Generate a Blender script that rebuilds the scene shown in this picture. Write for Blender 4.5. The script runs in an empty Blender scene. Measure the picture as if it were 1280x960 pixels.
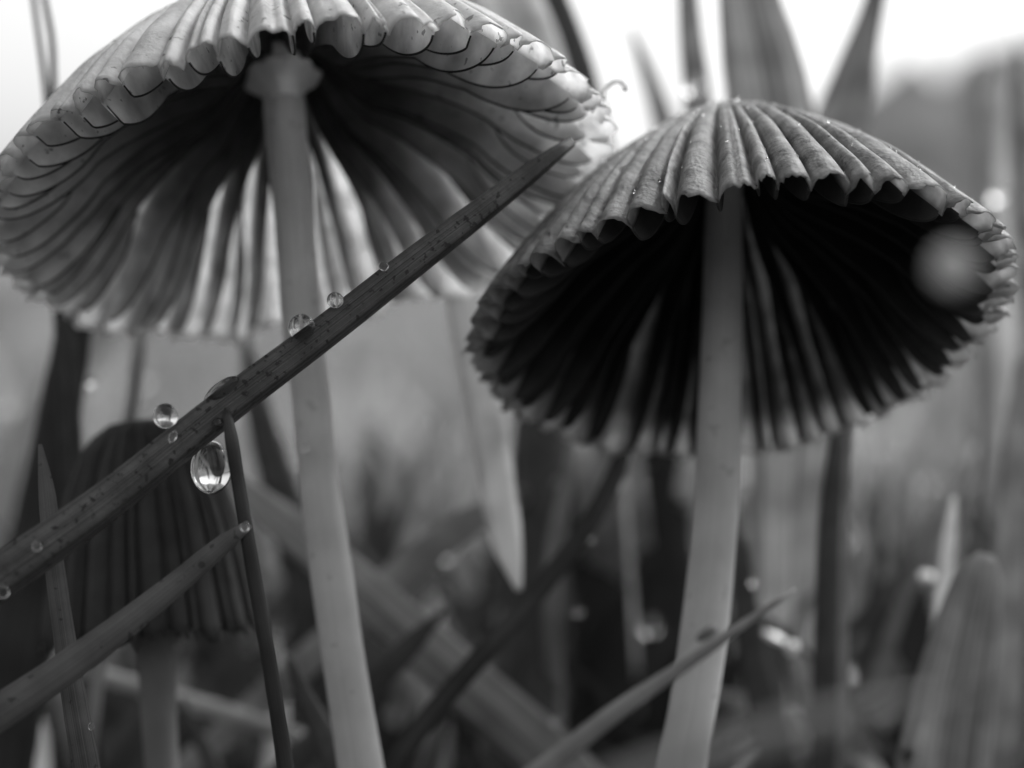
import bpy, math, random
import numpy as np
from mathutils import Vector, Matrix

SC = bpy.context.scene
COL = SC.collection
random.seed(5)
RNG = np.random.default_rng(11)
R = math.radians
# one Blender unit is one centimetre: this is a close-up of mushrooms a few centimetres tall
SC.unit_settings.scale_length = 0.01

# ------------------------------------------------------------------ camera
EYE = 5.0                                   # lens height above the ground
cam_d = bpy.data.cameras.new('camera')
cam = bpy.data.objects.new('camera', cam_d); COL.objects.link(cam)
cam.location = (0, 0, EYE); cam.rotation_euler = (R(90), 0, 0)
cam_d.sensor_width = 36; cam_d.sensor_fit = 'HORIZONTAL'; cam_d.lens = 72
cam_d.clip_start = 0.05; cam_d.clip_end = 60000
cam_d.dof.use_dof = True
cam_d.dof.focus_distance = 10.1
cam_d.dof.aperture_fstop = 0.25             # an entrance pupil of about 3 mm at this scale
SC.camera = cam

# ------------------------------------------------------------------ sky, sun, exposure
SUN_EL, SUN_AZ = 48.0, 54.0                 # high, behind the caps and a little to the right
W = bpy.data.worlds.new('World'); SC.world = W; W.use_nodes = True
nt = W.node_tree; nt.nodes.clear()
sky = nt.nodes.new('ShaderNodeTexSky'); sky.sky_type = 'NISHITA'; sky.sun_disc = False
sky.sun_elevation = R(SUN_EL); sky.sun_rotation = R(SUN_AZ)
sky.air_density = 2.0; sky.dust_density = 6.0; sky.ozone_density = 1.0
bw = nt.nodes.new('ShaderNodeRGBToBW')      # black and white photograph: the sky is grey
bg = nt.nodes.new('ShaderNodeBackground'); bg.inputs['Strength'].default_value = 0.135
out = nt.nodes.new('ShaderNodeOutputWorld')
nt.links.new(sky.outputs[0], bw.inputs[0]); nt.links.new(bw.outputs[0], bg.inputs[0]); nt.links.new(bg.outputs[0], out.inputs[0])
sun_d = bpy.data.lights.new('sun', 'SUN'); sun_d.energy = 1.5; sun_d.angle = R(25); sun_d.color = (1, 1, 1)
sun = bpy.data.objects.new('sun', sun_d); COL.objects.link(sun)
az, el = R(SUN_AZ), R(SUN_EL)
to_sun = Vector((math.sin(az) * math.cos(el), math.cos(az) * math.cos(el), math.sin(el)))
sun.rotation_euler = to_sun.to_track_quat('Z', 'Y').to_euler()
sun.location = to_sun * 200
SC.view_settings.view_transform = 'Standard'; SC.view_settings.look = 'None'
SC.view_settings.exposure = 1.05; SC.view_settings.gamma = 1.0
SC.view_settings.use_curve_mapping = False
SC.cycles.use_denoising = True
SC.cycles.max_bounces = 10; SC.cycles.transmission_bounces = 8; SC.cycles.diffuse_bounces = 5
SC.cycles.caustics_refractive = False; SC.cycles.caustics_reflective = False
SC.cycles.sample_clamp_indirect = 6

# ------------------------------------------------------------------ helpers
def Wp(px, py, d):
    """world point seen at photograph pixel (px, py), d centimetres from the lens plane"""
    return np.array([(px - 640) / 2560 * d, d, EYE + (480 - py) / 2560 * d])

def tag(o, label=None, cat=None, group=None, kind=None):
    if label: o['label'] = label
    if cat: o['category'] = cat
    if group: o['group'] = group
    if kind: o['kind'] = kind
    return o

def empty(name, loc):
    o = bpy.data.objects.new(name, None); COL.objects.link(o); o.location = loc; o.empty_display_size = .2
    return o

def mesh(name, v, f, mats, base=(0, 0, 0), parent=None, midx=None, uv=None, smooth=True):
    v = np.asarray(v, float) - np.asarray(base, float)
    me = bpy.data.meshes.new(name)
    me.from_pydata(v.tolist(), [], [tuple(int(i) for i in q) for q in f])
    for m in (mats if isinstance(mats, (list, tuple)) else [mats]): me.materials.append(m)
    if midx is not None: me.polygons.foreach_set('material_index', np.asarray(midx, np.int32))
    me.polygons.foreach_set('use_smooth', np.full(len(me.polygons), smooth))
    if uv is not None:
        L = me.uv_layers.new(name='UVMap')
        li = np.empty(len(me.loops), np.int32); me.loops.foreach_get('vertex_index', li)
        L.data.foreach_set('uv', np.asarray(uv, float)[li].ravel())
    me.update()
    o = bpy.data.objects.new(name, me); COL.objects.link(o)
    if parent is not None: o.parent = parent
    else: o.location = base
    return o

def catmull(P, n, X=None):
    """smooth curve through P (and the values X carried along it), spaced by length"""
    P = np.asarray(P, float); D = P.shape[1]
    if X is not None: P = np.hstack([P, np.asarray(X, float)[:, None]])
    k = np.concatenate([[0], np.cumsum(np.linalg.norm(np.diff(P[:, :D], axis=0), axis=1))])
    h = np.diff(k); sl = np.diff(P, axis=0) / h[:, None]
    m = np.empty_like(P); m[0], m[-1] = sl[0], sl[-1]
    for i in range(1, len(P) - 1): m[i] = (sl[i - 1] * h[i] + sl[i] * h[i - 1]) / (h[i] + h[i - 1])
    t = np.linspace(0, k[-1], n); i = np.clip(np.searchsorted(k, t, 'right') - 1, 0, len(h) - 1)
    f = ((t - k[i]) / h[i])[:, None]; H = h[i][:, None]
    o = (2 * f ** 3 - 3 * f ** 2 + 1) * P[i] + (f ** 3 - 2 * f ** 2 + f) * H * m[i] + (-2 * f ** 3 + 3 * f ** 2) * P[i + 1] + (f ** 3 - f ** 2) * H * m[i + 1]
    return o if X is None else (o[:, :D], o[:, D])

def nrm(a): return a / (np.linalg.norm(a, axis=-1, keepdims=True) + 1e-12)

# ------------------------------------------------------------------ materials (all greys: a black and white picture)
def material(name, base, var=.25, trans=.3, rough=.5, scale=6., veins=0., vein_n=14., bump=.15, bump_scale=40., spec=.4, specks=0., tint=1., speck_scale=30., coat=0., margin=0., m0=.86, m1=.97, vein_bump=1., speck_t=.66):
    m = bpy.data.materials.new(name); m.use_nodes = True
    n = m.node_tree; n.nodes.clear(); L = n.links
    N = lambda t, **k: (lambda x: ([setattr(x, a, b) for a, b in k.items()], x)[1])(n.nodes.new(t))
    o = N('ShaderNodeOutputMaterial'); p = N('ShaderNodeBsdfPrincipled'); tc = N('ShaderNodeTexCoord')
    no = N('ShaderNodeTexNoise'); no.inputs['Scale'].default_value = scale; no.inputs['Detail'].default_value = 6
    L.new(tc.outputs['Object'], no.inputs['Vector'])
    mr = N('ShaderNodeMapRange'); L.new(no.outputs[0], mr.inputs[0])
    mr.inputs[1].default_value = .3; mr.inputs[2].default_value = .7
    mr.inputs[3].default_value = base * (1 - var); mr.inputs[4].default_value = base * (1 + var)
    val = mr.outputs[0]
    bsrc = None
    nb = N('ShaderNodeTexNoise'); nb.inputs['Scale'].default_value = bump_scale; nb.inputs['Detail'].default_value = 5
    L.new(tc.outputs['Object'], nb.inputs['Vector']); bsrc = nb.outputs[0]
    if veins:
        sp = N('ShaderNodeSeparateXYZ'); L.new(tc.outputs['UV'], sp.inputs[0])
        cb = N('ShaderNodeCombineXYZ')
        mu = N('ShaderNodeMath', operation='MULTIPLY'); L.new(sp.outputs[0], mu.inputs[0]); mu.inputs[1].default_value = vein_n
        mv = N('ShaderNodeMath', operation='MULTIPLY'); L.new(sp.outputs[1], mv.inputs[0]); mv.inputs[1].default_value = .35
        L.new(mu.outputs[0], cb.inputs[0]); L.new(mv.outputs[0], cb.inputs[1])
        nv = N('ShaderNodeTexNoise'); nv.inputs['Scale'].default_value = 1.; nv.inputs['Detail'].default_value = 3
        L.new(cb.outputs[0], nv.inputs['Vector'])
        r2 = N('ShaderNodeMapRange'); L.new(nv.outputs[0], r2.inputs[0])
        r2.inputs[1].default_value = .35; r2.inputs[2].default_value = .65; r2.inputs[3].default_value = 1 - veins; r2.inputs[4].default_value = 1 + veins
        mm = N('ShaderNodeMath', operation='MULTIPLY'); L.new(val, mm.inputs[0]); L.new(r2.outputs[0], mm.inputs[1]); val = mm.outputs[0]
        ad = N('ShaderNodeMath', operation='ADD'); m4 = N('ShaderNodeMath', operation='MULTIPLY'); L.new(nv.outputs[0], m4.inputs[0]); m4.inputs[1].default_value = vein_bump; L.new(m4.outputs[0], ad.inputs[0])
        m3 = N('ShaderNodeMath', operation='MULTIPLY'); L.new(bsrc, m3.inputs[0]); m3.inputs[1].default_value = .4 if vein_bump > .5 else 1.
        L.new(m3.outputs[0], ad.inputs[1]); bsrc = ad.outputs[0]
    if specks:
        ns = N('ShaderNodeTexNoise'); ns.inputs['Scale'].default_value = speck_scale; ns.inputs['Detail'].default_value = 2
        L.new(tc.outputs['Object'], ns.inputs['Vector'])
        r3 = N('ShaderNodeMapRange'); L.new(ns.outputs[0], r3.inputs[0])
        r3.inputs[1].default_value = speck_t; r3.inputs[2].default_value = speck_t + .05; r3.inputs[3].default_value = 1; r3.inputs[4].default_value = 1 - specks
        mm = N('ShaderNodeMath', operation='MULTIPLY'); L.new(val, mm.inputs[0]); L.new(r3.outputs[0], mm.inputs[1]); val = mm.outputs[0]
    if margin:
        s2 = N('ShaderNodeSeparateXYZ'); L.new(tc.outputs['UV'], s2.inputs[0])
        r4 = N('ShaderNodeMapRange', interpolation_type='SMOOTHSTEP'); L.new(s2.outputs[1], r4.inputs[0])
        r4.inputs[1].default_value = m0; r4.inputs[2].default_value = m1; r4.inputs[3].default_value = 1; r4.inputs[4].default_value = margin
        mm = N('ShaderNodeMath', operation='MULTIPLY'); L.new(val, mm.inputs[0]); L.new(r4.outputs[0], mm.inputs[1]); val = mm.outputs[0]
    cc = N('ShaderNodeCombineColor')
    for i in range(3): L.new(val, cc.inputs[i])
    L.new(cc.outputs[0], p.inputs['Base Color'])
    p.inputs['Roughness'].default_value = rough; p.inputs['Specular IOR Level'].default_value = spec
    p.inputs['Coat Weight'].default_value = coat; p.inputs['Coat Roughness'].default_value = .15
    if bump:
        bp = N('ShaderNodeBump'); bp.inputs['Strength'].default_value = bump; bp.inputs['Distance'].default_value = .02
        L.new(bsrc, bp.inputs['Height']); L.new(bp.outputs[0], p.inputs['Normal'])
    if trans:
        t = N('ShaderNodeBsdfTranslucent'); tm = N('ShaderNodeMath', operation='MULTIPLY'); L.new(val, tm.inputs[0]); tm.inputs[1].default_value = tint
        c2 = N('ShaderNodeCombineColor')
        for i in range(3): L.new(tm.outputs[0], c2.inputs[i])
        L.new(c2.outputs[0], t.inputs[0])
        mx = N('ShaderNodeMixShader'); mx.inputs[0].default_value = trans
        L.new(p.outputs[0], mx.inputs[1]); L.new(t.outputs[0], mx.inputs[2]); L.new(mx.outputs[0], o.inputs[0])
    else: L.new(p.outputs[0], o.inputs[0])
    return m

M = {}
M['skin_pale'] = material('pale_cap_skin', .54, .22, .5, .5, 7, bump=.5, bump_scale=34, specks=.6, speck_scale=15, tint=1.3)
M['skin_grey'] = material('grey_cap_skin', .25, .45, .5, .55, 10, veins=.16, vein_n=330, vein_bump=.12, bump=.9, bump_scale=38, tint=2.2, coat=.05, specks=.35, speck_scale=22)
M['skin_dark'] = material('dark_cap_skin', .026, .35, .1, .75, 6, bump=.4, bump_scale=22)
M['under_pale'] = material('pale_cap_underside', .52, .3, .8, .7, 8, bump=.2, specks=.6, speck_scale=18, tint=2.1)
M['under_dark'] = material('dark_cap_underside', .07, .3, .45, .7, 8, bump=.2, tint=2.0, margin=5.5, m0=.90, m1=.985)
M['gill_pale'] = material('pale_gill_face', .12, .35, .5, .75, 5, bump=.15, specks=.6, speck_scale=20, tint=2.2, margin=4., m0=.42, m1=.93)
M['gill_dark'] = material('dark_gill_face', .018, .3, .4, .8, 5, bump=.15, tint=2., margin=4., m0=.74, m1=.99)  # paler outer ends: the lit rim faces are put into the colour
M['gill_edge'] = material('black_gill_edge', .02, .2, 0, .8)
M['glow_collar'] = material('pale_glow_collar', .85, .1, .5, .6)
M['stem'] = material('pale_stem_flesh', .52, .12, .3, .5, 3, specks=.2, speck_scale=9, veins=.06, vein_n=26, bump=.12, bump_scale=14)
M['stem_dim'] = material('grey_stem_flesh', .18, .15, .2, .5, 3, veins=.05, vein_n=20)
M['blade_dark'] = material('dark_wet_blade', .05, .35, .12, .38, 5, veins=.45, vein_n=26, bump=.35, specks=.7, speck_scale=20, coat=.2)
M['blade_black'] = material('very_dark_blade', .022, .5, .15, .5, 3, veins=.5, vein_n=12)
M['blade_mid'] = material('mid_grey_blade', .17, .25, .55, .42, 4, tint=2.5, veins=.28, vein_n=22, bump=.25)
M['blade_light'] = material('light_grey_blade', .30, .2, .6, .45, 4, tint=2.4, veins=.2, vein_n=18, bump=.2)
M['blade_pale'] = material('pale_dry_blade', .42, .2, .5, .5, 4, veins=.15, vein_n=14)
M['bokeh_disc'] = material('pale_bokeh_disc', .38, .12, .5, .6, 9, bump=.1, tint=1.6)
M['blade_hang'] = material('pale_drooping_blade', .44, .15, .6, .5, 4, veins=.12, vein_n=14, tint=1.9)
M['blade_speckled'] = material('speckled_wet_blade', .055, .5, .12, .42, 5, veins=.65, vein_n=24, bump=.8, specks=.9, speck_scale=34, coat=.08, speck_t=.61)
M['blade_ribbed'] = material('ribbed_grey_leaf', .21, .2, .55, .45, 3, veins=.5, vein_n=15, bump=.5, tint=2.4)
M['blade_ribdark'] = material('ribbed_dark_leaf', .17, .25, .5, .5, 3, veins=.45, vein_n=18, bump=.5, tint=2.2)
M['blade_front'] = material('front_grey_blade', .12, .3, .4, .42, 4, veins=.3, vein_n=22, bump=.35, specks=.5, speck_scale=18, tint=2.)
M['wet'] = material('painted_wet_shine', .8, .1, .2, .2, 4, coat=.6)  # opaque white that paints the shine of wet spots
M['meadow_a'] = material('meadow_grass', .22, .5, .45, .6, .12, bump=0)
M['meadow_b'] = material('meadow_grass_pale', .42, .4, .4, .6, .12, bump=0)
M['meadow_shaded'] = material('shaded_undergrowth', .03, .6, .35, .6, .2, bump=0)  # occlusion low among dense grass is put into this near-black colour
M['earth'] = material('dark_earth', .05, .4, 0, .9, .3, bump=.4, bump_scale=3)
M['hill'] = material('hill_meadow', .115, .35, 0, .9, .004, bump=0)
w = bpy.data.materials.new('water'); w.use_nodes = True
wp = w.node_tree.nodes['Principled BSDF']
wp.inputs['Base Color'].default_value = (1, 1, 1, 1); wp.inputs['Roughness'].default_value = 0.0
wp.inputs['IOR'].default_value = 1.333; wp.inputs['Transmission Weight'].default_value = 1.0
M['water'] = w

# ------------------------------------------------------------------ ground and far hill
def ground():
    n = 40
    v, f = [], []
    rad = np.concatenate([[0], np.geomspace(4, 40000, n)])
    ang = np.linspace(0, 2 * np.pi, 64, endpoint=False)
    for r in rad:
        for a in ang:
            v.append((r * np.cos(a), r * np.sin(a), -.15 + .12 * np.sin(r * .9 + 3 * a) * min(1, r / 5) if r < 200 else -.15))
    k = len(ang)
    for i in range(len(rad) - 1):
        for j in range(k):
            f.append((i * k + j, i * k + (j + 1) % k, (i + 1) * k + (j + 1) % k, (i + 1) * k + j))
    tag(mesh('ground', v, f, M['earth']), 'dark damp earth under the grass', kind='structure')

def hill():
    # a grassy slope far behind that climbs to the right
    v, f = [], []
    xs = np.linspace(-4200, 4200, 121); ts = np.linspace(0, 1, 24)
    g = np.random.default_rng(3)
    bumps = np.convolve(g.normal(0, 1, 160), np.ones(7) / 7, 'same')[:121]
    for j, t in enumerate(ts):
        for i, x in enumerate(xs):
            px = 640 + 2560 * x / 3000.
            py = np.interp(px, [-3000, 0, 500, 780, 1000, 1120, 1280, 1600, 3000], [430, 400, 330, 215, 150, 105, 55, 10, -100])
            top = EYE + (480 - py) / 2560 * 3400 + bumps[i] * 30 + g.uniform(-150, 60)
            z = top * np.sin(np.pi * min(t / .7, 1) / 2) if t < .7 else top * (1 - (t - .7) * .4)
            v.append((x * (1 + .3 * t), 2400 + t * 1500, -2 + z + 6 * g.normal() * (0 < t < 1)))
    for j in range(len(ts) - 1):
        for i in range(120):
            f.append((j * 121 + i, j * 121 + i + 1, (j + 1) * 121 + i + 1, (j + 1) * 121 + i))
    tag(mesh('hill', v, f, M['hill']), 'far grassy slope that climbs to the right', kind='structure')
ground(); hill()

def meadow(name, n, d0, d1, mat, label, seed, wpx, top0, top1):
    g = np.random.default_rng(seed); V = []; F = []; UV = []
    for _ in range(n):
        d = d0 * (d1 / d0) ** g.random()
        x = (g.random() - .5) * d * .75
        py = g.uniform(top0, top1); top = EYE + (480 - py) / 2560 * d
        top = max(top, 2.0)
        lean = g.normal(0, .45) * top; lean2 = g.normal(0, .2) * top
        wd = wpx * g.uniform(.5, 1.6) * (20 + .25 * d) / 2560
        ang = g.uniform(-.9, .9); s = np.array([np.cos(ang), np.sin(ang), 0])
        k = len(V); m = 6
        for j in range(m):
            t = j / (m - 1); c = np.array([x + lean * t ** 1.8, d + lean2 * t ** 2, -.2 + top * (t - .25 * abs(lean) / top * t ** 3)])
            ww = wd * (1 - t ** 2.2) * .5 + .004
            V += [c - s * ww, c + s * ww]
        for j in range(m - 1): F.append((k + 2 * j, k + 2 * j + 1, k + 2 * j + 3, k + 2 * j + 2))
    tag(mesh(name, V, F, mat), label, kind='stuff')
meadow('meadow_grass', 2600, 24, 160, M['meadow_a'], 'blurred mass of grass behind the mushrooms', 4, 26, 400, 760)
meadow('pale_meadow_grass', 900, 26, 220, M['meadow_b'], 'paler blurred grass among the far meadow', 8, 44, 400, 700)
meadow('undergrowth', 900, 17, 40, M['meadow_shaded'], 'low undergrowth behind the stems, coloured dark for shade', 31, 32, 470, 900)
meadow('near_undergrowth', 70, 14.5, 19, M['meadow_shaded'], 'blurred grass crossing close behind the stems, coloured dark for shade', 52, 24, 600, 900)
meadow('middle_grass', 170, 19, 34, M['meadow_a'], 'blurred grey grass filling the middle distance', 61, 34, 400, 680)
meadow('bright_undergrowth', 90, 18, 40, M['meadow_b'], 'scattered pale low blades in the dark undergrowth', 37, 22, 620, 880)
meadow('far_grass', 2500, 150, 1800, M['meadow_a'], 'far field of grass below the hill', 14, 14, 385, 470)

# ------------------------------------------------------------------ mushrooms
def cap_frame(tau, rho):
    ez = np.array([np.sin(rho) * np.cos(tau), np.sin(tau), np.cos(rho) * np.cos(tau)])
    ex = np.cross([0, 1, 0], ez); ex /= np.linalg.norm(ex)
    return ex, np.cross(ez, ex), ez

class CapShape:
    """an umbrella-like pleated cap: rim circle with small irregularities, a convex cone and a tilted axis"""
    def __init__(s, x, z, d, Rr, tau, rho, har, h, k, p):
        s.C = np.array([x, d, z + EYE]); s.R = Rr; s.h = h; s.k = k; s.p = p; s.har = har
        s.ex, s.ey, s.ez = cap_frame(tau, rho)
    def base(s, th, q):
        a2, b2, a3, b3, c2, e2, c3, e3 = s.har
        Rr = s.R * (1 + (a2 * np.cos(2 * th) + b2 * np.sin(2 * th) + a3 * np.cos(3 * th) + b3 * np.sin(3 * th)) * q)
        zo = (c2 * np.cos(2 * th) + e2 * np.sin(2 * th) + c3 * np.cos(3 * th) + e3 * np.sin(3 * th)) * q ** 2
        r = Rr * q; z = s.h * (1 - (s.k * q + (1 - s.k) * q ** s.p)) + zo
        return s.C + (r * np.cos(th))[..., None] * s.ex + (r * np.sin(th))[..., None] * s.ey + z[..., None] * s.ez
    def normal(s, th, q):
        e = 1e-3
        dt = s.base(th + e, q) - s.base(th - e, q); dq = s.base(th, q + e) - s.base(th, q - e)
        return nrm(np.cross(dq, dt))

def smooth01(x): x = np.clip(x, 0, 1); return x * x * (3 - 2 * x)

def build_cap(root, base, S, N, amp, amp_pow, mats, gill_w, gill_rim, seed, rows=54, cols=12, thick=.012, double=.3, label=None, gill_from=.10, lobe_pow=.62, skip=None, jag=.018):
    g = np.random.default_rng(seed)
    b = np.arange(N) + g.uniform(-.36, .36, N); b = b * 2 * np.pi / N
    nxt = np.append(b[1:], b[0] + 2 * np.pi)
    A = amp * g.uniform(.6, 1.3, N)
    dbl = np.where(g.random(N) < double, g.uniform(.15, .5, N), 0); dpos = g.uniform(.35, .65, N)
    skew = g.uniform(.8, 1.25, N)
    u = np.linspace(0, 1, cols, endpoint=False); u = u + .06 * np.sin(2 * np.pi * u) * -1
    th = (b[:, None] + (nxt - b)[:, None] * u[None]).ravel()
    uu = np.tile(u, (N, 1)) ** skew[:, None]
    lobe = np.sin(np.pi * np.clip(uu, 0, 1)) ** lobe_pow
    lobe = lobe * (1 - dbl[:, None] * np.exp(-((uu - dpos[:, None]) / .09) ** 2))
    Ac = (A[:, None] * np.ones((1, cols))).ravel()
    # smooth the amplitude change at a cusp
    lobe = lobe.ravel(); n = len(th)
    jg = np.repeat(g.normal(0, 1, N), cols); jg = (jg + np.roll(jg, cols // 2)) / 2
    send = 1 + jag * jg - .012 * (1 - lobe) + g.normal(0, .004, n)
    q = np.concatenate([[.015, .04], np.linspace(.08, 1, rows - 2)])
    Q = q[:, None] * (1 + (send - 1)[None] * q[:, None] ** 6)
    TH = np.tile(th, (rows, 1))
    # pleats wander a little along the radius
    TH = TH + (.35 * (2 * np.pi / N) * np.sin(3.1 * Q + 2 * TH) * .25 * (1 - Q))
    P0 = S.base(TH, Q); Nn = S.normal(TH, Q)
    grow = smooth01((Q - .05) / .9) ** amp_pow
    dbl_fade = lobe[None]
    P = P0 + Nn * (Ac[None] * grow * (dbl_fade - 1))[..., None]
    P += Nn * (.006 * np.sin(17 * Q + 5 * TH) * np.sin(9 * TH - 11 * Q) * smooth01(Q / .3))[..., None]
    # true normals of the pleated sheet for its thickness
    dt = np.roll(P, -1, 1) - np.roll(P, 1, 1); dq = np.gradient(P, axis=0)
    NN = nrm(np.cross(dq, dt))
    tk = thick * (.5 + .5 * (1 - Q)) 
    I = P - NN * tk[..., None]
    v = np.vstack([P.reshape(-1, 3), I.reshape(-1, 3), [S.base(np.zeros(1), np.zeros(1))[0]], [S.base(np.zeros(1), np.zeros(1))[0] - S.ez * thick * 1.5]])
    o2 = rows * n
    i, j = np.meshgrid(np.arange(rows - 1), np.arange(n), indexing='ij'); j2 = (j + 1) % n
    f1 = np.stack([i * n + j, (i + 1) * n + j, (i + 1) * n + j2, i * n + j2], -1).reshape(-1, 4)
    f2 = np.stack([o2 + i * n + j, o2 + i * n + j2, o2 + (i + 1) * n + j2, o2 + (i + 1) * n + j], -1).reshape(-1, 4)
    jj = np.arange(n); j3 = (jj + 1) % n; r0 = (rows - 1) * n
    f3 = np.stack([r0 + jj, o2 + r0 + jj, o2 + r0 + j3, r0 + j3], -1)
    F = [tuple(x) for x in np.vstack([f1, f2, f3])]
    mi = [0] * len(f1) + [1] * len(f2) + [0] * len(f3)
    c0, c1 = 2 * o2, 2 * o2 + 1
    F += [(c0, k, (k + 1) % n) for k in range(n)] + [(c1, o2 + (k + 1) % n, o2 + k) for k in range(n)]
    mi += [0] * n + [1] * n
    uq = np.stack([np.tile(np.linspace(0, 1, n), (rows, 1)), np.repeat(q[:, None], n, 1)], -1).reshape(-1, 2)
    cap = mesh('cap', v, F, mats[:2], base, root, mi, uv=np.vstack([uq, uq, [[0, 0], [0, 0]]]))
    if label: cap['label'] = label
    # gills: one blade under each inner fold, pale faces and a black free edge
    if gill_w > 0:
        for k in range(N):
            if skip and skip(b[k]): continue
            short = N > 40 and k % 2 == 1 and g.random() < .85          # short gills between the full ones
            gf = g.uniform(.45, .66) if short else gill_from
            col = k * cols; qe = g.uniform(.98, .995); qc = .76
            qi = np.concatenate([np.linspace(gf, qc - .03, 13), qc + (qe - qc) * np.sin(np.linspace(0, np.pi / 2, 20))]); m = len(qi)
            pts = np.stack([np.interp(qi, Q[:, col], I[:, col, a]) for a in range(3)], 1)
            thk = np.interp(qi, Q[:, col], TH[:, col])
            nn = S.normal(thk, qi); tt = nrm(np.cross(nn, S.ez[None]))
            wv = gill_w * g.uniform(.85, 1.12)
            # rounded outer end, then a long even taper towards the stem
            outer = np.sqrt(np.clip(1 - ((np.maximum(qi, qc) - qc) / (qe - qc)) ** 2, 0, 1))
            dep = .018 + wv * (gill_rim * outer + (1 - gill_rim) * np.clip((qc - qi) / (qc - gill_from), 0, 1)) * (1 - .55 * smooth01((.46 - qi) / .36))
            wave = (g.normal(0, .012) * np.sin(qi * g.uniform(4, 9) + g.uniform(0, 6)))[:, None] * tt
            if short: dep = .012 + (.006 + wv * gill_rim * outer * .8) * smooth01((qi - gf) / .28)
            edge = np.minimum(.010, dep * .35)
            top = pts + nn * .012
            lo = pts - nn * (dep - edge)[:, None] + wave; bt = pts - nn * dep[:, None] + wave
            rowsv = [top - tt * .010, top + tt * .010, lo - tt * .006, lo + tt * .006, bt - tt * .0025, bt + tt * .0025]
            V = np.stack(rowsv, 1).reshape(-1, 3); FF = []; MI = []
            GU = np.stack([np.tile(np.array([0, 0, .9, .9, 1, 1]), m), np.repeat(qi, 6)], 1)
            for a in range(m - 1):
                x, y = a * 6, a * 6 + 6
                FF += [(x, x + 2, y + 2, y), (x + 1, y + 1, y + 3, x + 3), (x + 2, x + 4, y + 4, y + 2), (x + 3, y + 3, y + 5, x + 5), (x + 4, x + 5, y + 5, y + 4)]
                MI += [0, 0, 1, 1, 1]
            e = (m - 1) * 6
            FF += [(0, 1, 3, 2), (2, 3, 5, 4), (e, e + 2, e + 3, e + 1), (e + 2, e + 4, e + 5, e + 3)]; MI += [0, 1, 0, 1]
            mesh('gill', V, FF, [mats[2], mats[3]], base, cap, MI, uv=GU)
    return cap

def tube(name, pts, rad, mat, base, parent=None, n=20, segs=40, wob=.0):
    P, rr = catmull(pts, segs, rad)
    T = nrm(np.gradient(P, axis=0)); A = nrm(np.cross(T, np.array([0.13, 1, .07])[None])); B = np.cross(A, T)
    v, f, uv = [], [], []
    g = np.random.default_rng(int(abs(P[0, 0] * 1000)) + 7)
    ph = g.uniform(0, 6, 3)
    for i in range(segs):
        for j in range(n):
            a = 2 * np.pi * j / n
            r = rr[i] * (1 + wob * (np.sin(3 * a + ph[0] + i * .05) + .6 * np.sin(5 * a + ph[1]) + .5 * np.sin(i * .5 + ph[2])))
            v.append(P[i] + A[i] * r * np.cos(a) + B[i] * r * np.sin(a)); uv.append((j / n * 2 if j <= n / 2 else 2 - j / n * 2, i / segs * 4))
    for i in range(segs - 1):
        for j in range(n):
            f.append((i * n + j, i * n + (j + 1) % n, (i + 1) * n + (j + 1) % n, (i + 1) * n + j))
    f.append(tuple(range(n))[::-1]); f.append(tuple(range((segs - 1) * n, segs * n)))
    return mesh(name, v, f, mat, base, parent, uv=uv)

def to_ground(p, q):
    """carry a line from q through p down to the soil"""
    p, q = np.array(p), np.array(q); dz = (q - p)[2]
    t = (p[2] + .1) / max(dz, .15); r = p - (q - p) * min(t, 12)
    r[2] = -.1
    return r

def mushroom(label, S, stem_px, stem_w, capargs, stem_mat, glow_collar=False, top_f=.8):
    pts = [Wp(*p) for p in stem_px]
    g = to_ground(pts[-1], pts[-2])
    ctop = S.C + S.ez * S.h * top_f
    allp = np.array([ctop] + pts + [g])[::-1]
    base = g.copy(); base[2] = 0
    root = empty('mushroom', base); tag(root, label, 'mushroom', 'wild mushrooms in the grass')
    wr = [w * p[2] / 2560 / 2 for w, p in zip(stem_w, stem_px)]
    rad = ([wr[0] * .9] + wr + [wr[-1] * 1.1])[::-1]
    # radii follow the arc length
    tube('stem', allp, rad, stem_mat, base, root, n=28, segs=90, wob=.012)
    build_cap(root, base, S, **capargs)
    if glow_collar:  # pale flared ring, shaped and coloured for the soft glow at the stem top
        c = Wp(*glow_collar)
        v, f = [], []
        prof = [(.085, -.08), (.115, -.02), (.145, .01), (.175, .035), (.205, .06), (.215, .085), (.18, .11), (.10, .13)]
        for i, (r, z) in enumerate(prof):
            for j in range(48):
                a = 2 * np.pi * j / 48; rj = r * (1 + (.05 * np.sin(5 * a) + .05 * np.sin(11 * a + 1) + .03 * np.sin(17 * a)) * min(1, i / 3))
                v.append(c + S.ex * rj * np.cos(a) + S.ey * rj * np.sin(a) + S.ez * z)
        for i in range(len(prof) - 1):
            for j in range(48): f.append((i * 48 + j, i * 48 + (j + 1) % 48, (i + 1) * 48 + (j + 1) % 48, (i + 1) * 48 + j))
        mesh('glow_collar', v, f, M['glow_collar'], base, root)
    return root

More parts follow.
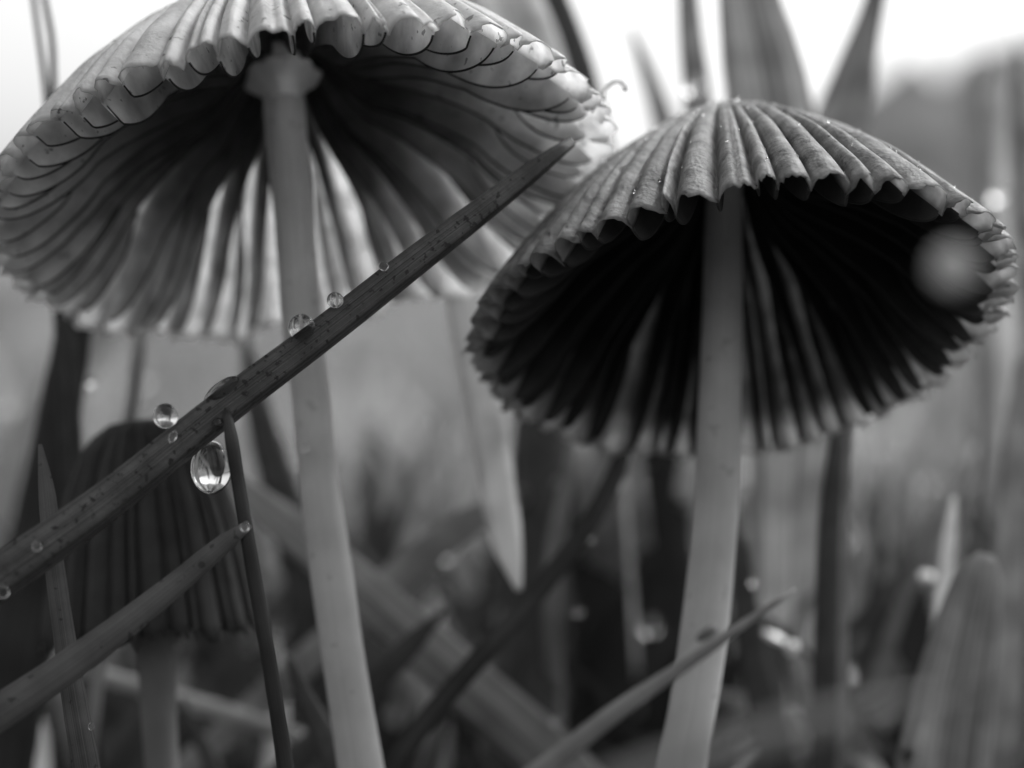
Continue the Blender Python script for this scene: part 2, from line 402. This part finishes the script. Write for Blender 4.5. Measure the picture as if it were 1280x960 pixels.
S_left = CapShape(-1.1637, 1.0227, 11.3, 1.7536, .3937, -.1594, [.0006, -.0339, -.0234, .0028, -.0023, -.0016, .0019, -.0241], 1.29, .40, 2.6)
S_right = CapShape(1.2587, .2866, 11.2, 1.522, .4804, -.0244, [-.0347, -.0461, -.0276, -.0008, .0170, .0127, -.0106, -.0013], 1.5222, .66, 2.9)
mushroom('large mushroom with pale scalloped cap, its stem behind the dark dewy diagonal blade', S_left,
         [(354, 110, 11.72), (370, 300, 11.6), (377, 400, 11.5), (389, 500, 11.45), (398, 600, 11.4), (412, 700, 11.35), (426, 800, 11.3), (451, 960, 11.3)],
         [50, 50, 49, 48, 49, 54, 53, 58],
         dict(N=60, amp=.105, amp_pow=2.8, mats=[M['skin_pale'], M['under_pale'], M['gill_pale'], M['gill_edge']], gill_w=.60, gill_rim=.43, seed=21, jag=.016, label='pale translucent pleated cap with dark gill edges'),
         M['stem'], glow_collar=(354, 112, 11.70))
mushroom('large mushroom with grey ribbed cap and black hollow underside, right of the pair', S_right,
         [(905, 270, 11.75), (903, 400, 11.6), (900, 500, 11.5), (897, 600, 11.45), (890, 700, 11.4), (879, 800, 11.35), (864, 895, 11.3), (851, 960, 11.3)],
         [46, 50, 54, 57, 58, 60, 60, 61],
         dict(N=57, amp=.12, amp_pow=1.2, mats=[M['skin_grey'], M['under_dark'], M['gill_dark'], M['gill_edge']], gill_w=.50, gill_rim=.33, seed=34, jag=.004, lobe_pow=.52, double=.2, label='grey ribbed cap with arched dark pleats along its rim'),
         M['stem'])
def cap_dew(root, S, n, seed):
    g = np.random.default_rng(seed); base = np.array(root.location); v, f = [], []
    cap = [c for c in root.children if c.name.startswith('cap')][0]
    me = cap.data; co = np.empty(len(me.vertices) * 3); me.vertices.foreach_get('co', co); co = co.reshape(-1, 3)
    no = np.empty(len(me.vertices) * 3); me.vertices.foreach_get('normal', no); no = no.reshape(-1, 3)
    half = (len(co) - 2) // 2
    for k in g.integers(half // 6, int(half * .97), n):
        r = .0035 + .008 * g.random() ** 3; c = co[k] + g.normal(0, .006, 3) ; b = len(v)
        for i in range(7):
            for j in range(10):
                a, t = math.pi * i / 6, 2 * math.pi * j / 10
                v.append(c + r * np.array([math.sin(a) * math.cos(t), math.sin(a) * math.sin(t), math.cos(a)]))
        for i in range(6):
            for j in range(10): f.append((b + i * 10 + j, b + (i + 1) * 10 + j, b + (i + 1) * 10 + (j + 1) % 10, b + i * 10 + (j + 1) % 10))
    o = mesh('dew', np.array(v) + base, f, M['water'], base, root); o['kind'] = 'stuff'
cap_dew([o for o in COL.objects if o.name.startswith('mushroom')][1], S_right, 1400, 3)
cS = Wp(194, 798, 12.0)
S_small = CapShape(cS[0], cS[2] - EYE, 12.0, .66, .07, -.08, [0.02, 0, 0, .02, 0, .01, 0, 0], 1.29, .03, 3.3)
mushroom('small dark bell-shaped mushroom low on the left behind the crossing blades', S_small,
         [(196, 800, 12.0), (198, 870, 11.98), (203, 960, 11.95)], [50, 46, 42],
         dict(N=34, amp=.05, amp_pow=1.6, mats=[M['skin_dark'], M['under_dark'], M['gill_dark'], M['gill_edge']], gill_w=.14, gill_rim=.3, seed=5, cols=10, rows=40, gill_from=.25, jag=.004),
         M['stem_dim'])

# ------------------------------------------------------------------ grass blades and stems
FLAT = [(-.5, 0), (-.3, .02), (0, .05), (.3, .02), (.5, 0)]
VEE = [(-.5, -.10), (-.25, -.02), (0, .10), (.25, -.02), (.5, -.10)]
KEEL = [(-.5, -.02), (-.2, .05), (.1, .08), (.26, .10), (.31, .04), (.42, -.25), (.5, -.5)]   # lower edge folded down
def blade(name, label, pts, wd, mat, sect=FLAT, roll=0., cat='grass blade', group=None, segs=72, ground=True, thick=.10):
    P = [Wp(*p) for p in pts]; ww = [w * p[2] / 2560 for w, p in zip(wd, pts)]
    if ground:                                # first point is the root end
        P = [to_ground(P[0], P[1])] + P; ww = [ww[0] * .8] + ww
    C, wl = catmull(P, segs, ww); wl = np.maximum(wl, .004)
    T = nrm(np.gradient(C, axis=0)); V = nrm(C - np.array([0, 0, EYE]))
    S_ = nrm(np.cross(T, V)); S_[S_[:, 0] * 0 + 1 < 0] *= -1
    Nn = nrm(np.cross(S_, T)); Nn *= np.where((Nn * V).sum(1) > 0, -1, 1)[:, None]      # faces the viewer's side
    # make +u the lower / right hand edge
    flip = np.where((S_[:, 2] - .3 * S_[:, 0]) > 0, -1, 1)[len(S_) // 2]; S_ = S_ * flip
    c, s = math.cos(roll), math.sin(roll)
    A = S_ * c + Nn * s; B = Nn * c - S_ * s
    k = len(sect); v, uv, f = [], [], []
    base = C[0].copy(); base[2] = max(0, base[2]) if not ground else 0
    g = np.random.default_rng(int(abs(C[-1, 0] * 997) + abs(C[-1, 2]) * 131) % 100000)
    e = np.convolve(g.normal(0, 1, segs + 8), np.ones(5) / 5, 'same')[4:4 + segs] * .02
    for i in range(segs):
        th = min(.03, thick * wl[i])
        for side in (0, 1):
            for (a, d) in (sect if side == 0 else sect[::-1]):
                aa = a + (e[i] if abs(a) > .4 else 0)
                v.append(C[i] + A[i] * aa * wl[i] + B[i] * (d * wl[i] - side * th * (1 if abs(a) < .45 else .45))); uv.append((a + .5, i / segs * 3))
    n = 2 * k
    for i in range(segs - 1):
        for j in range(n): f.append((i * n + j, i * n + (j + 1) % n, (i + 1) * n + (j + 1) % n, (i + 1) * n + j))
    f.append(tuple(range(n))[::-1]); f.append(tuple(range((segs - 1) * n, segs * n)))
    o = mesh(name, v, f, mat, base, uv=uv)
    return tag(o, label, cat, group)

CROSS = 'blades crossing in front of the mushrooms'
BACK = 'blades standing behind the caps'
LOW = 'blurred blades in the low background'
# in front, sharp
blade('grass_shoot', 'long dark folded grass blade carrying dew drops diagonally across the left mushroom',
      [(-330, 930, 9.0), (-120, 805, 9.2), (0, 722, 9.45), (140, 622, 9.65), (280, 510, 9.85), (400, 420, 10.0), (520, 326, 10.2), (620, 250, 10.4), (690, 196, 10.55), (717, 176, 10.6)],
      [60, 58, 58, 50, 46, 42, 38, 31, 21, 13], M['blade_speckled'], KEEL, group=CROSS, segs=90)
blade('grass_shoot', 'wide grey grass blade rising from the lower left corner below the dewy diagonal one',
      [(-300, 1090, 9.2), (-100, 950, 9.35), (0, 890, 9.5), (110, 815, 9.6), (220, 730, 9.7), (290, 672, 9.75), (312, 655, 9.75)],
      [58, 52, 46, 40, 30, 21, 11], M['blade_front'], VEE, group=CROSS, segs=60)
blade('grass_shoot', 'upright grey blade with a dewy edge passing behind both diagonals at far left',
      [(112, 985, 10.2), (92, 870, 10.2), (78, 780, 10.25), (66, 690, 10.3), (58, 610, 10.35), (50, 555, 10.4)],
      [36, 31, 27, 24, 20, 5], M['blade_front'], VEE, group=CROSS)
blade('grass_stalk', 'thin dark stalk hanging below the dewy blade beside the biggest drop',
      [(362, 990, 9.8), (348, 900, 9.8), (332, 800, 9.78), (312, 690, 9.77), (297, 600, 9.77), (287, 535, 9.78), (283, 512, 9.82)],
      [22, 20, 19, 18, 17, 15, 8], M['blade_black'], VEE, group=CROSS, cat='grass stem')
blade('grass_shoot', 'slim curved blade with a bright wet streak crossing the right stem near the bottom',
      [(560, 1040, 8.5), (690, 952, 8.6), (770, 890, 8.7), (850, 835, 8.8), (930, 780, 8.9), (995, 736, 9.0)],
      [26, 26, 24, 17, 12, 4], M['blade_mid'], VEE, group=CROSS)
blade('grass_shoot', 'broad out-of-focus pale blade across the foot of the right stem',
      [(500, 1080, 5.0), (760, 985, 5.1), (900, 936, 5.2), (1030, 900, 5.3), (1160, 874, 5.5), (1420, 840, 5.9)],
      [26, 30, 34, 28, 14, 4], M['blade_mid'], FLAT, group=CROSS, ground=False)
# behind, between the mushrooms
blade('grass_shoot', 'thick black blurred blade rising at far left to the left cap edge',
      [(-10, 1000, 13.2), (20, 830, 13.3), (52, 660, 13.4), (78, 500, 13.4), (95, 390, 13.4), (110, 280, 13.5), (120, 200, 13.6)],
      [90, 86, 68, 52, 44, 34, 10], M['blade_black'], FLAT, group=LOW)
blade('grass_shoot', 'pale drooping blade with rounded tip hanging left of the right cap',
      [(560, 200, 13.4), (572, 300, 13.2), (588, 400, 13.0), (606, 500, 12.9), (621, 600, 12.8), (634, 680, 12.8), (649, 738, 12.8)],
      [30, 48, 54, 50, 46, 38, 8], M['blade_hang'], FLAT, group=LOW, ground=False)
blade('grass_shoot', 'black curved stalk bending down leftwards from beneath the right cap',
      [(455, 1010, 12.4), (530, 905, 12.5), (610, 810, 12.6), (690, 718, 12.8), (740, 648, 12.9), (772, 585, 13.0), (790, 520, 13.1)],
      [30, 27, 26, 26, 25, 24, 10], M['blade_black'], VEE, group=LOW)
blade('broad_grass_shoot', 'very broad dark upright leaf with dew specks behind the right stem',
      [(806, 1010, 17), (800, 880, 17), (796, 760, 17), (794, 640, 17), (796, 520, 17), (806, 420, 17)],
      [160, 156, 150, 142, 120, 60], M['blade_black'], FLAT, cat='leaf', group=LOW)
blade('grass_shoot', 'dark upright blade right beside the pale drooping one',
      [(640, 1000, 14.5), (655, 880, 14.5), (668, 760, 14.5), (674, 640, 14.5), (676, 540, 14.5), (678, 420, 14.5)],
      [86, 84, 80, 76, 66, 30], M['blade_dark'], VEE, group=LOW)
blade('grass_shoot', 'narrow grey strip of blade between two dark leaves under the right cap',
      [(700, 1000, 14.9), (694, 880, 14.6), (690, 760, 14.2), (694, 680, 13.9), (706, 610, 13.8), (716, 540, 13.8)],
      [20, 24, 24, 24, 18, 8], M['blade_ribdark'], FLAT, group=LOW)
blade('grass_shoot', 'straight dark upright blade below the right cap rim, its lit half a separate strip along its right',
      [(1028, 1000, 12.8), (1031, 860, 12.8), (1033, 740, 12.8), (1037, 640, 12.8), (1045, 560, 12.8), (1052, 480, 12.9)],
      [30, 30, 28, 26, 20, 10], M['blade_dark'], VEE, group=LOW)
blade('grass_stalk', 'straight slim upright strip, the lit right half of the dark blade below the right cap',
      [(1050, 1000, 12.9), (1053, 860, 12.9), (1055, 740, 12.9), (1056, 640, 12.9), (1060, 560, 12.9), (1066, 480, 13.0)],
      [14, 14, 14, 13, 12, 8], M['blade_ribdark'], FLAT, cat='lit blade strip', group=LOW)  # lit right facet of the dark blade, built as a paler separate strip
blade('grass_shoot', 'dark upright blade just right of the right stem foot',
      [(985, 1010, 13.6), (960, 900, 13.6), (938, 800, 13.6), (925, 700, 13.6), (918, 640, 13.6)],
      [46, 42, 34, 24, 6], M['blade_dark'], FLAT, group=LOW)
blade('broad_grass_shoot', 'broad veined blunt-tipped leaf standing in the lower right corner',
      [(1172, 1040, 12.5), (1184, 930, 12.5), (1203, 820, 12.5), (1219, 745, 12.5), (1229, 706, 12.5), (1233, 692, 12.5)],
      [124, 112, 92, 68, 44, 18], M['blade_ribdark'], VEE, cat='leaf', group=LOW)
blade('grass_shoot', 'wide nearly black blurred blade added for the darkness along the left of the veined corner leaf',
      [(1130, 1000, 15.5), (1140, 880, 15.5), (1148, 790, 15.5), (1152, 730, 15.5)], [64, 60, 46, 8], M['blade_black'], FLAT, group=LOW)  # added dark strip that stands for the darkness beside the leaf
blade('grass_shoot', 'narrow pale-tipped blade rising just left of the veined corner leaf',
      [(1150, 1010, 13.4), (1166, 880, 13.4), (1178, 760, 13.4), (1188, 660, 13.4), (1192, 620, 13.4)],
      [24, 24, 22, 16, 5], M['blade_light'], FLAT, group=LOW)
blade('grass_shoot', 'grey blade leaning at the right picture edge beyond the veined leaf',
      [(1235, 1010, 14.5), (1255, 860, 14.5), (1262, 700, 14.5), (1268, 560, 14.5), (1275, 440, 14.5)],
      [50, 46, 40, 30, 8], M['blade_mid'], FLAT, group=LOW)
blade('grass_shoot', 'wide grey blurred blade falling from the left cap stem to lower centre',
      [(810, 1090, 14.2), (700, 960, 14.1), (600, 870, 14.0), (500, 780, 13.9), (410, 700, 13.8), (320, 625, 13.7), (270, 580, 13.6)],
      [74, 74, 70, 64, 54, 36, 10], M['blade_ribbed'], [(-.5, .05), (-.3, -.06), (-.16, .1), (.1, .06), (.3, .02), (.5, 0)], group=LOW)
blade('grass_shoot', 'short dark blurred blade pointing up right of the left stem',
      [(420, 900, 13.3), (470, 850, 13.3), (520, 800, 13.3), (556, 762, 13.3)],
      [34, 34, 26, 6], M['blade_dark'], FLAT, group=LOW)
blade('grass_shoot', 'soft grey blurred blade sloping up towards the pale drooping tip',
      [(380, 830, 14.5), (470, 750, 14.5), (560, 670, 14.5), (640, 625, 14.5), (700, 600, 14.5)],
      [40, 44, 40, 28, 8], M['blade_mid'], FLAT, group=LOW)
blade('grass_stalk', 'thin pale dry stalk lying behind the small bell mushroom stem',
      [(60, 820, 14.3), (110, 838, 14.3), (180, 860, 14.3), (260, 885, 14.3), (345, 912, 14.3), (420, 935, 14.4)],
      [14, 18, 22, 24, 22, 10], M['blade_pale'], VEE, cat='grass stem', group=LOW, ground=False)
blade('grass_shoot', 'dark narrow blade leaning left at the foot of the left stem',
      [(440, 1000, 12.2), (405, 920, 12.2), (376, 860, 12.2), (358, 815, 12.2)],
      [34, 30, 20, 5], M['blade_dark'], FLAT, group=LOW)
blade('grass_shoot', 'dark slanting blade behind the small bell mushroom foot',
      [(290, 1010, 13.8), (262, 950, 13.8), (238, 900, 13.8), (226, 870, 13.8)],
      [24, 20, 12, 4], M['blade_dark'], FLAT, group=LOW)
blade('grass_shoot', 'pale blurred stub in the bottom left corner under the grey diagonal',
      [(40, 1030, 15), (42, 960, 15), (40, 905, 15), (36, 870, 15)],
      [44, 40, 30, 8], M['blade_light'], FLAT, group=LOW)
blade('grass_shoot', 'blurred pale blade slanting behind the thick black blade at far left',
      [(-90, 760, 19), (-20, 650, 19), (50, 530, 19), (120, 420, 19), (180, 330, 19)],
      [50, 56, 56, 44, 12], M['blade_pale'], FLAT, group=LOW)
blade('grass_shoot', 'dark curving blurred blade right of the small bell mushroom',
      [(390, 760, 15), (360, 640, 15), (335, 560, 15), (318, 490, 15), (306, 420, 15)],
      [50, 48, 40, 28, 8], M['blade_dark'], FLAT, group=LOW)
# behind, against the sky
blade('broad_grass_shoot', 'broad upright ribbed leaf against the sky above the right cap',
      [(980, 900, 16.5), (985, 640, 15.5), (985, 400, 14.3), (970, 250, 14.0), (962, 140, 14.0), (948, 60, 14.0), (936, 0, 14.0), (918, -120, 14.0), (905, -240, 14.0)],
      [70, 90, 112, 112, 108, 96, 78, 50, 8], M['blade_ribbed'], VEE, cat='leaf', group=BACK)
blade('grass_shoot', 'narrow upright dark blade against the sky left of the broad ribbed leaf',
      [(840, 900, 18), (860, 640, 17), (900, 400, 15.3), (884, 240, 15), (872, 120, 15), (862, 30, 15), (856, -60, 15), (850, -160, 15)],
      [36, 40, 46, 44, 36, 30, 22, 6], M['blade_mid'], FLAT, group=BACK)
blade('grass_shoot', 'faint thin blade leaning left against the sky over the right cap',
      [(840, 900, 19), (860, 600, 18), (870, 300, 17), (842, 190, 17), (818, 115, 17), (798, 60, 17), (786, 30, 17)],
      [30, 36, 40, 34, 24, 14, 4], M['blade_mid'], FLAT, group=BACK)
blade('grass_shoot', 'grey blade leaning right against the sky right of the ribbed leaf',
      [(985, 900, 19), (990, 640, 17.5), (1010, 420, 16), (1035, 260, 16), (1050, 160, 16), (1068, 90, 16), (1085, 30, 16), (1106, -50, 16), (1130, -140, 16)],
      [60, 76, 90, 84, 70, 52, 36, 22, 5], M['blade_mid'], FLAT, group=BACK)
blade('broad_grass_shoot', 'wide grey leaf behind the top of the left cap, broadest of three',
      [(800, 900, 17.5), (760, 600, 16.6), (700, 300, 15.0), (680, 160, 14.7), (655, 60, 14.6), (632, 0, 14.6), (600, -100, 14.6), (570, -200, 14.6)],
      [70, 90, 96, 94, 90, 84, 64, 8], M['blade_light'], VEE, cat='leaf', group=BACK)
blade('grass_shoot', 'dark blade at the right of the leaves behind the left cap top',
      [(820, 900, 18), (800, 600, 17), (760, 330, 15.4), (738, 190, 15.2), (716, 80, 15.2), (690, 0, 15.2), (655, -110, 15.2)],
      [50, 56, 60, 56, 52, 42, 8], M['blade_dark'], FLAT, group=BACK)
blade('grass_shoot', 'dark blade leftmost of the leaves behind the left cap top',
      [(770, 900, 18), (720, 600, 17), (645, 300, 15.8), (612, 160, 15.6), (585, 60, 15.6), (562, 0, 15.6), (520, -100, 15.6)],
      [56, 66, 76, 72, 62, 50, 8], M['blade_dark'], VEE, group=BACK)
blade('grass_stalk', 'left one of two thin stalks forking above the left cap at upper left',
      [(70, 330, 12.9), (64, 200, 12.8), (57, 110, 12.6), (49, 50, 12.5), (41, -10, 12.5), (34, -70, 12.5)],
      [12, 10, 8, 7, 7, 4], M['blade_dark'], VEE, cat='grass stem', group=BACK)
blade('grass_stalk', 'right one of two thin stalks forking above the left cap at upper left',
      [(82, 330, 12.9), (73, 200, 12.8), (67, 110, 12.6), (65, 50, 12.5), (56, 0, 12.5), (44, -70, 12.5)],
      [12, 11, 9, 8, 8, 4], M['blade_dark'], VEE, cat='grass stem', group=BACK)
blade('grass_stalk', 'short dark stalk peeking over the left cap crest at the top edge',
      [(190, 300, 12.9), (212, 120, 12.9), (226, 40, 12.9), (236, 10, 12.9), (246, -30, 12.9)],
      [18, 18, 18, 16, 6], M['blade_mid'], VEE, cat='grass stem', group=BACK)
blade('grass_stalk', 'small hooked tendril between the two caps',
      [(800, 900, 17), (780, 600, 15), (756, 330, 12.9), (755, 200, 12.0), (754, 140, 11.3), (755, 122, 11.1), (759, 109, 11.0), (766, 103, 11.0), (774, 102, 11.0), (780, 106, 11.0), (782, 114, 11.0)],
      [7, 7, 7, 7, 7, 7, 6, 6, 6, 7, 6], M['blade_light'], FLAT, cat='tendril', segs=420)
blade('grass_stalk', 'blurred dark upright stalk before the hill right of the right cap',
      [(1236, 560, 24), (1230, 360, 24), (1226, 240, 24), (1222, 150, 24), (1220, 80, 24)],
      [36, 34, 32, 26, 8], M['blade_mid'], FLAT, cat='grass stem', group=BACK)
blade('grass_shoot', 'blurred pale upright blade at the right picture edge before the hill',
      [(1262, 560, 20), (1258, 360, 20), (1256, 220, 20), (1262, 120, 20), (1268, 40, 20)],
      [26, 26, 22, 16, 5], M['blade_light'], FLAT, group=BACK)
blade('grass_shoot', 'grey blade cut by the right picture edge before the hill',
      [(1300, 560, 16), (1290, 360, 16), (1280, 220, 16), (1272, 120, 16), (1268, 60, 16)],
      [40, 38, 34, 22, 5], M['blade_mid'], FLAT, group=BACK)

# many blurred blades that cross one another in the low background
gb = np.random.default_rng(77)
TONES = [('blade_black', 'nearly black'), ('blade_dark', 'dark grey'), ('blade_mid', 'mid grey'), ('blade_light', 'pale')]
ZONES = [(-60, 70, 'at the far left behind the small bell mushroom'), (240, 360, 'between the small bell mushroom and the left stem'), (440, 560, 'just right of the left stem'),
         (560, 690, 'below the pale drooping tip'), (900, 1010, 'just right of the right stem'), (1060, 1150, 'right of the straight upright stalk'), (1150, 1290, 'around the veined corner leaf')]
used = set(); made = 0
while made < 40:
    z = ZONES[made % len(ZONES)]
    kx = int(gb.choice(4, p=[.4, .34, .26, 0] if made % 7 > 4 else [.38, .33, .24, .05])); dd = 14.6 + 8 * gb.random() ** 1.3
    xm = gb.uniform(z[0], z[1]); y1 = gb.uniform(500, 860); lean = gb.normal(0, 170)
    wd = gb.uniform(14, 52)
    lab = '%s %s blurred blade %s %s' % ('slim' if wd < 30 else 'wide', TONES[kx][1], 'leaning left' if lean < -60 else 'leaning right' if lean > 60 else 'standing upright', z[2])
    if lab in used: continue
    used.add(lab); made += 1
    bow = gb.normal(0, 40)
    xs = [xm + lean * (t - .5) + bow * math.sin(math.pi * t) for t in (0, .3, .6, .85, 1)]
    ys = [1010 + (y1 - 1010) * t + abs(lean) * .12 * t * t for t in (0, .3, .6, .85, 1)]
    blade('grass_shoot', lab, [(x, y, dd + .4 * t) for t, (x, y) in enumerate(zip(xs, ys))], [wd, wd, wd * .9, wd * .55, 4], M[TONES[kx][0]], VEE if made % 2 else FLAT,
          roll=gb.normal(0, .35), group='crossing grass low behind the stems', segs=30)

# ------------------------------------------------------------------ dew drops
def drop(label, px, py, d, rx, rz=None, ry=None, mat='water', rot=0., pear=0., group='dew drops on the grass', flat=0.):
    rz = rz or rx; ry = ry or rx
    k = d / 2560; c = Wp(px, py, d); v, f = [], []
    nu, nv = 24, 14; cr, sr = math.cos(rot), math.sin(rot)
    for i in range(nv + 1):
        a = math.pi * i / nv
        for j in range(nu):
            b = 2 * math.pi * j / nu
            z = math.cos(a); r = math.sin(a) * (1 - pear * max(z, -.3) * .6)
            if flat and z < -flat: z = -flat
            x = r * math.cos(b) * rx * k; y = r * math.sin(b) * ry * k; zz = z * rz * k
            v.append(c + np.array([x * cr - zz * sr, y, x * sr + zz * cr]))
    for i in range(nv):
        for j in range(nu):
            f.append((i * nu + j, (i + 1) * nu + j, (i + 1) * nu + (j + 1) % nu, i * nu + (j + 1) % nu))
    return tag(mesh('dew_drop', v, f, M[mat], c), label, 'dew drop', group)
T_ = R(36)
drop('clear round drop on the dewy diagonal blade in front of the left stem', 377, 409, 9.93, 17, 17, 16)
drop('smaller clear drop on the dewy blade just right of the left stem', 419, 375, 10.0, 10.5, 10, 10)
drop('tiny drop topmost on the dewy diagonal blade', 480, 333, 10.1, 6.5, 6, 6)
drop('flat elongated drop lying on top of the dewy blade where the thin stalk meets it', 277, 487, 9.86, 26, 10, 9, rot=T_)
drop('ball-shaped drop behind the dewy blade above the small bell mushroom', 207, 520, 9.78, 16, 16, 15)
drop('largest drop, hanging below the dewy blade against the thin dark stalk', 264, 584, 9.93, 26, 34, 24, pear=.12)
drop('tiny bright drop tucked under the blade above the largest drop', 272, 531, 9.82, 8, 9, 8)
drop('small glint of dew on the face of the dewy blade left of the largest drop', 216, 546, 9.66, 5, 8, 4, rot=-.5)
drop('tiny round drop low on the dewy blade near the left edge, upper of two', 46, 683, 9.46, 6.5, 6.5, 6)
drop('tiny round drop on the dewy blade at the left picture edge, lower of two', 4, 740, 9.4, 8, 8, 6)
drop('small drop speck at the pointed end of the grey diagonal blade', 306, 659, 9.66, 6, 6, 5)
drop('tiny dew speck on the edge of the upright far-left blade', 114, 908, 10.1, 4, 5, 4)
drop('pinhead drop on the face of the left mushroom stem', 381, 560, 11.25, 5, 6, 4)
tag(drop('x', 884, 792, 8.75, 16, 7, 9, mat='blade_front', rot=R(32)), 'dark blurred blob stuck to the slim blade over the right stem', 'seed')['group'] = 'blobs'; bpy.data.objects['dew_drop.013'].name = 'dark_blob'  # opaque dark blob put in for a blurred dark smear on the blade
BOK = 'blurred dew drops in the background'
drop('blurred bright drop floating beside the black blade under the left cap', 115, 478, 13.3, 6, group=BOK)
drop('blurred bright drop left of the right stem over the dark leaf, lowest bright one', 723, 765, 13.6, 5.5, group=BOK)
drop('blurred faint drop beside the black curved stalk', 736, 672, 13.1, 6, group=BOK)
drop('blurred bright drop right of the right stem above the slim blade', 943, 727, 13.3, 6, group=BOK)
drop('large soft round drop on the broad dark leaf left of the right stem', 813, 783, 15.2, 14, group=BOK)
drop('soft round drop right of the right stem under the cap', 990, 640, 17, 12, group=BOK)
drop('soft wide drop cluster under the round one right of the right stem', 985, 700, 17, 22, 11, group=BOK)
drop('curved white spot painting a wet leaf shine right of the right stem foot', 968, 797, 13.8, 17, 6, rot=R(-25), mat='wet', group=BOK)  # leaf highlight painted as a white solid
drop('small white end of the painted leaf shine by the right stem', 990, 810, 13.8, 8, 9, rot=R(-40), mat='wet', group=BOK)
drop('bright blurred drop left of the veined corner leaf', 1158, 721, 14.2, 11, 7, mat='wet', group=BOK)  # the drop's bright glint is put into its white colour
drop('dim drop under the bright one left of the veined corner leaf', 1154, 750, 17, 15, group=BOK)
drop('pair-like tiny bright drop at the foot of the veined corner leaf', 1136, 943, 12.6, 7, group=BOK)
drop('soft pale drop behind the left stem at mid height', 352, 566, 19, 18, 26, group=BOK)
drop('soft round drop on the narrow dark blade against the sky', 867, 107, 14.6, 12, group=BOK)
drop('soft pale drop before the hill near the right cap edge', 1247, 244, 17, 10, group=BOK)
drop('soft drop low under the black leaf left of the slim blade', 697, 898, 14, 8, group=BOK)
def background_dew(n):
    g = np.random.default_rng(9); v, f = [], []
    for _ in range(n):
        d = g.uniform(14.5, 40); c = Wp(g.uniform(-60, 1340), g.uniform(440, 930), d); r = g.uniform(.015, .05) * (d / 18); b = len(v)
        for i in range(9):
            for j in range(12):
                a, t = math.pi * i / 8, 2 * math.pi * j / 12
                v.append(c + r * np.array([math.sin(a) * math.cos(t), math.sin(a) * math.sin(t), math.cos(a)]))
        for i in range(8):
            for j in range(12): f.append((b + i * 12 + j, b + (i + 1) * 12 + j, b + (i + 1) * 12 + (j + 1) % 12, b + i * 12 + (j + 1) % 12))
    tag(mesh('background_dew', v, f, M['water']), 'countless dew beads scattered through the background grass', kind='stuff')
background_dew(150)
# a flat pale disc added to imitate a bokeh spot, on a hair-thin awn
blade('grass_awn', 'hair-thin awn near the lens at the right cap', [(1520, 560, 5.5), (1420, 430, 5.6), (1310, 352, 5.7), (1200, 334, 5.7)],
      [2, 2, 1.6, 1.2], M['blade_mid'], FLAT, cat='awn', segs=24)
drop('blurred pale flat round disc imitating a bokeh spot near the lens over the right end of the right cap', 1190, 334, 5.7, 27, 28, 8, mat='bokeh_disc', group=None)
bpy.context.scene.objects['dew_drop.029'].name = 'bokeh_disc'
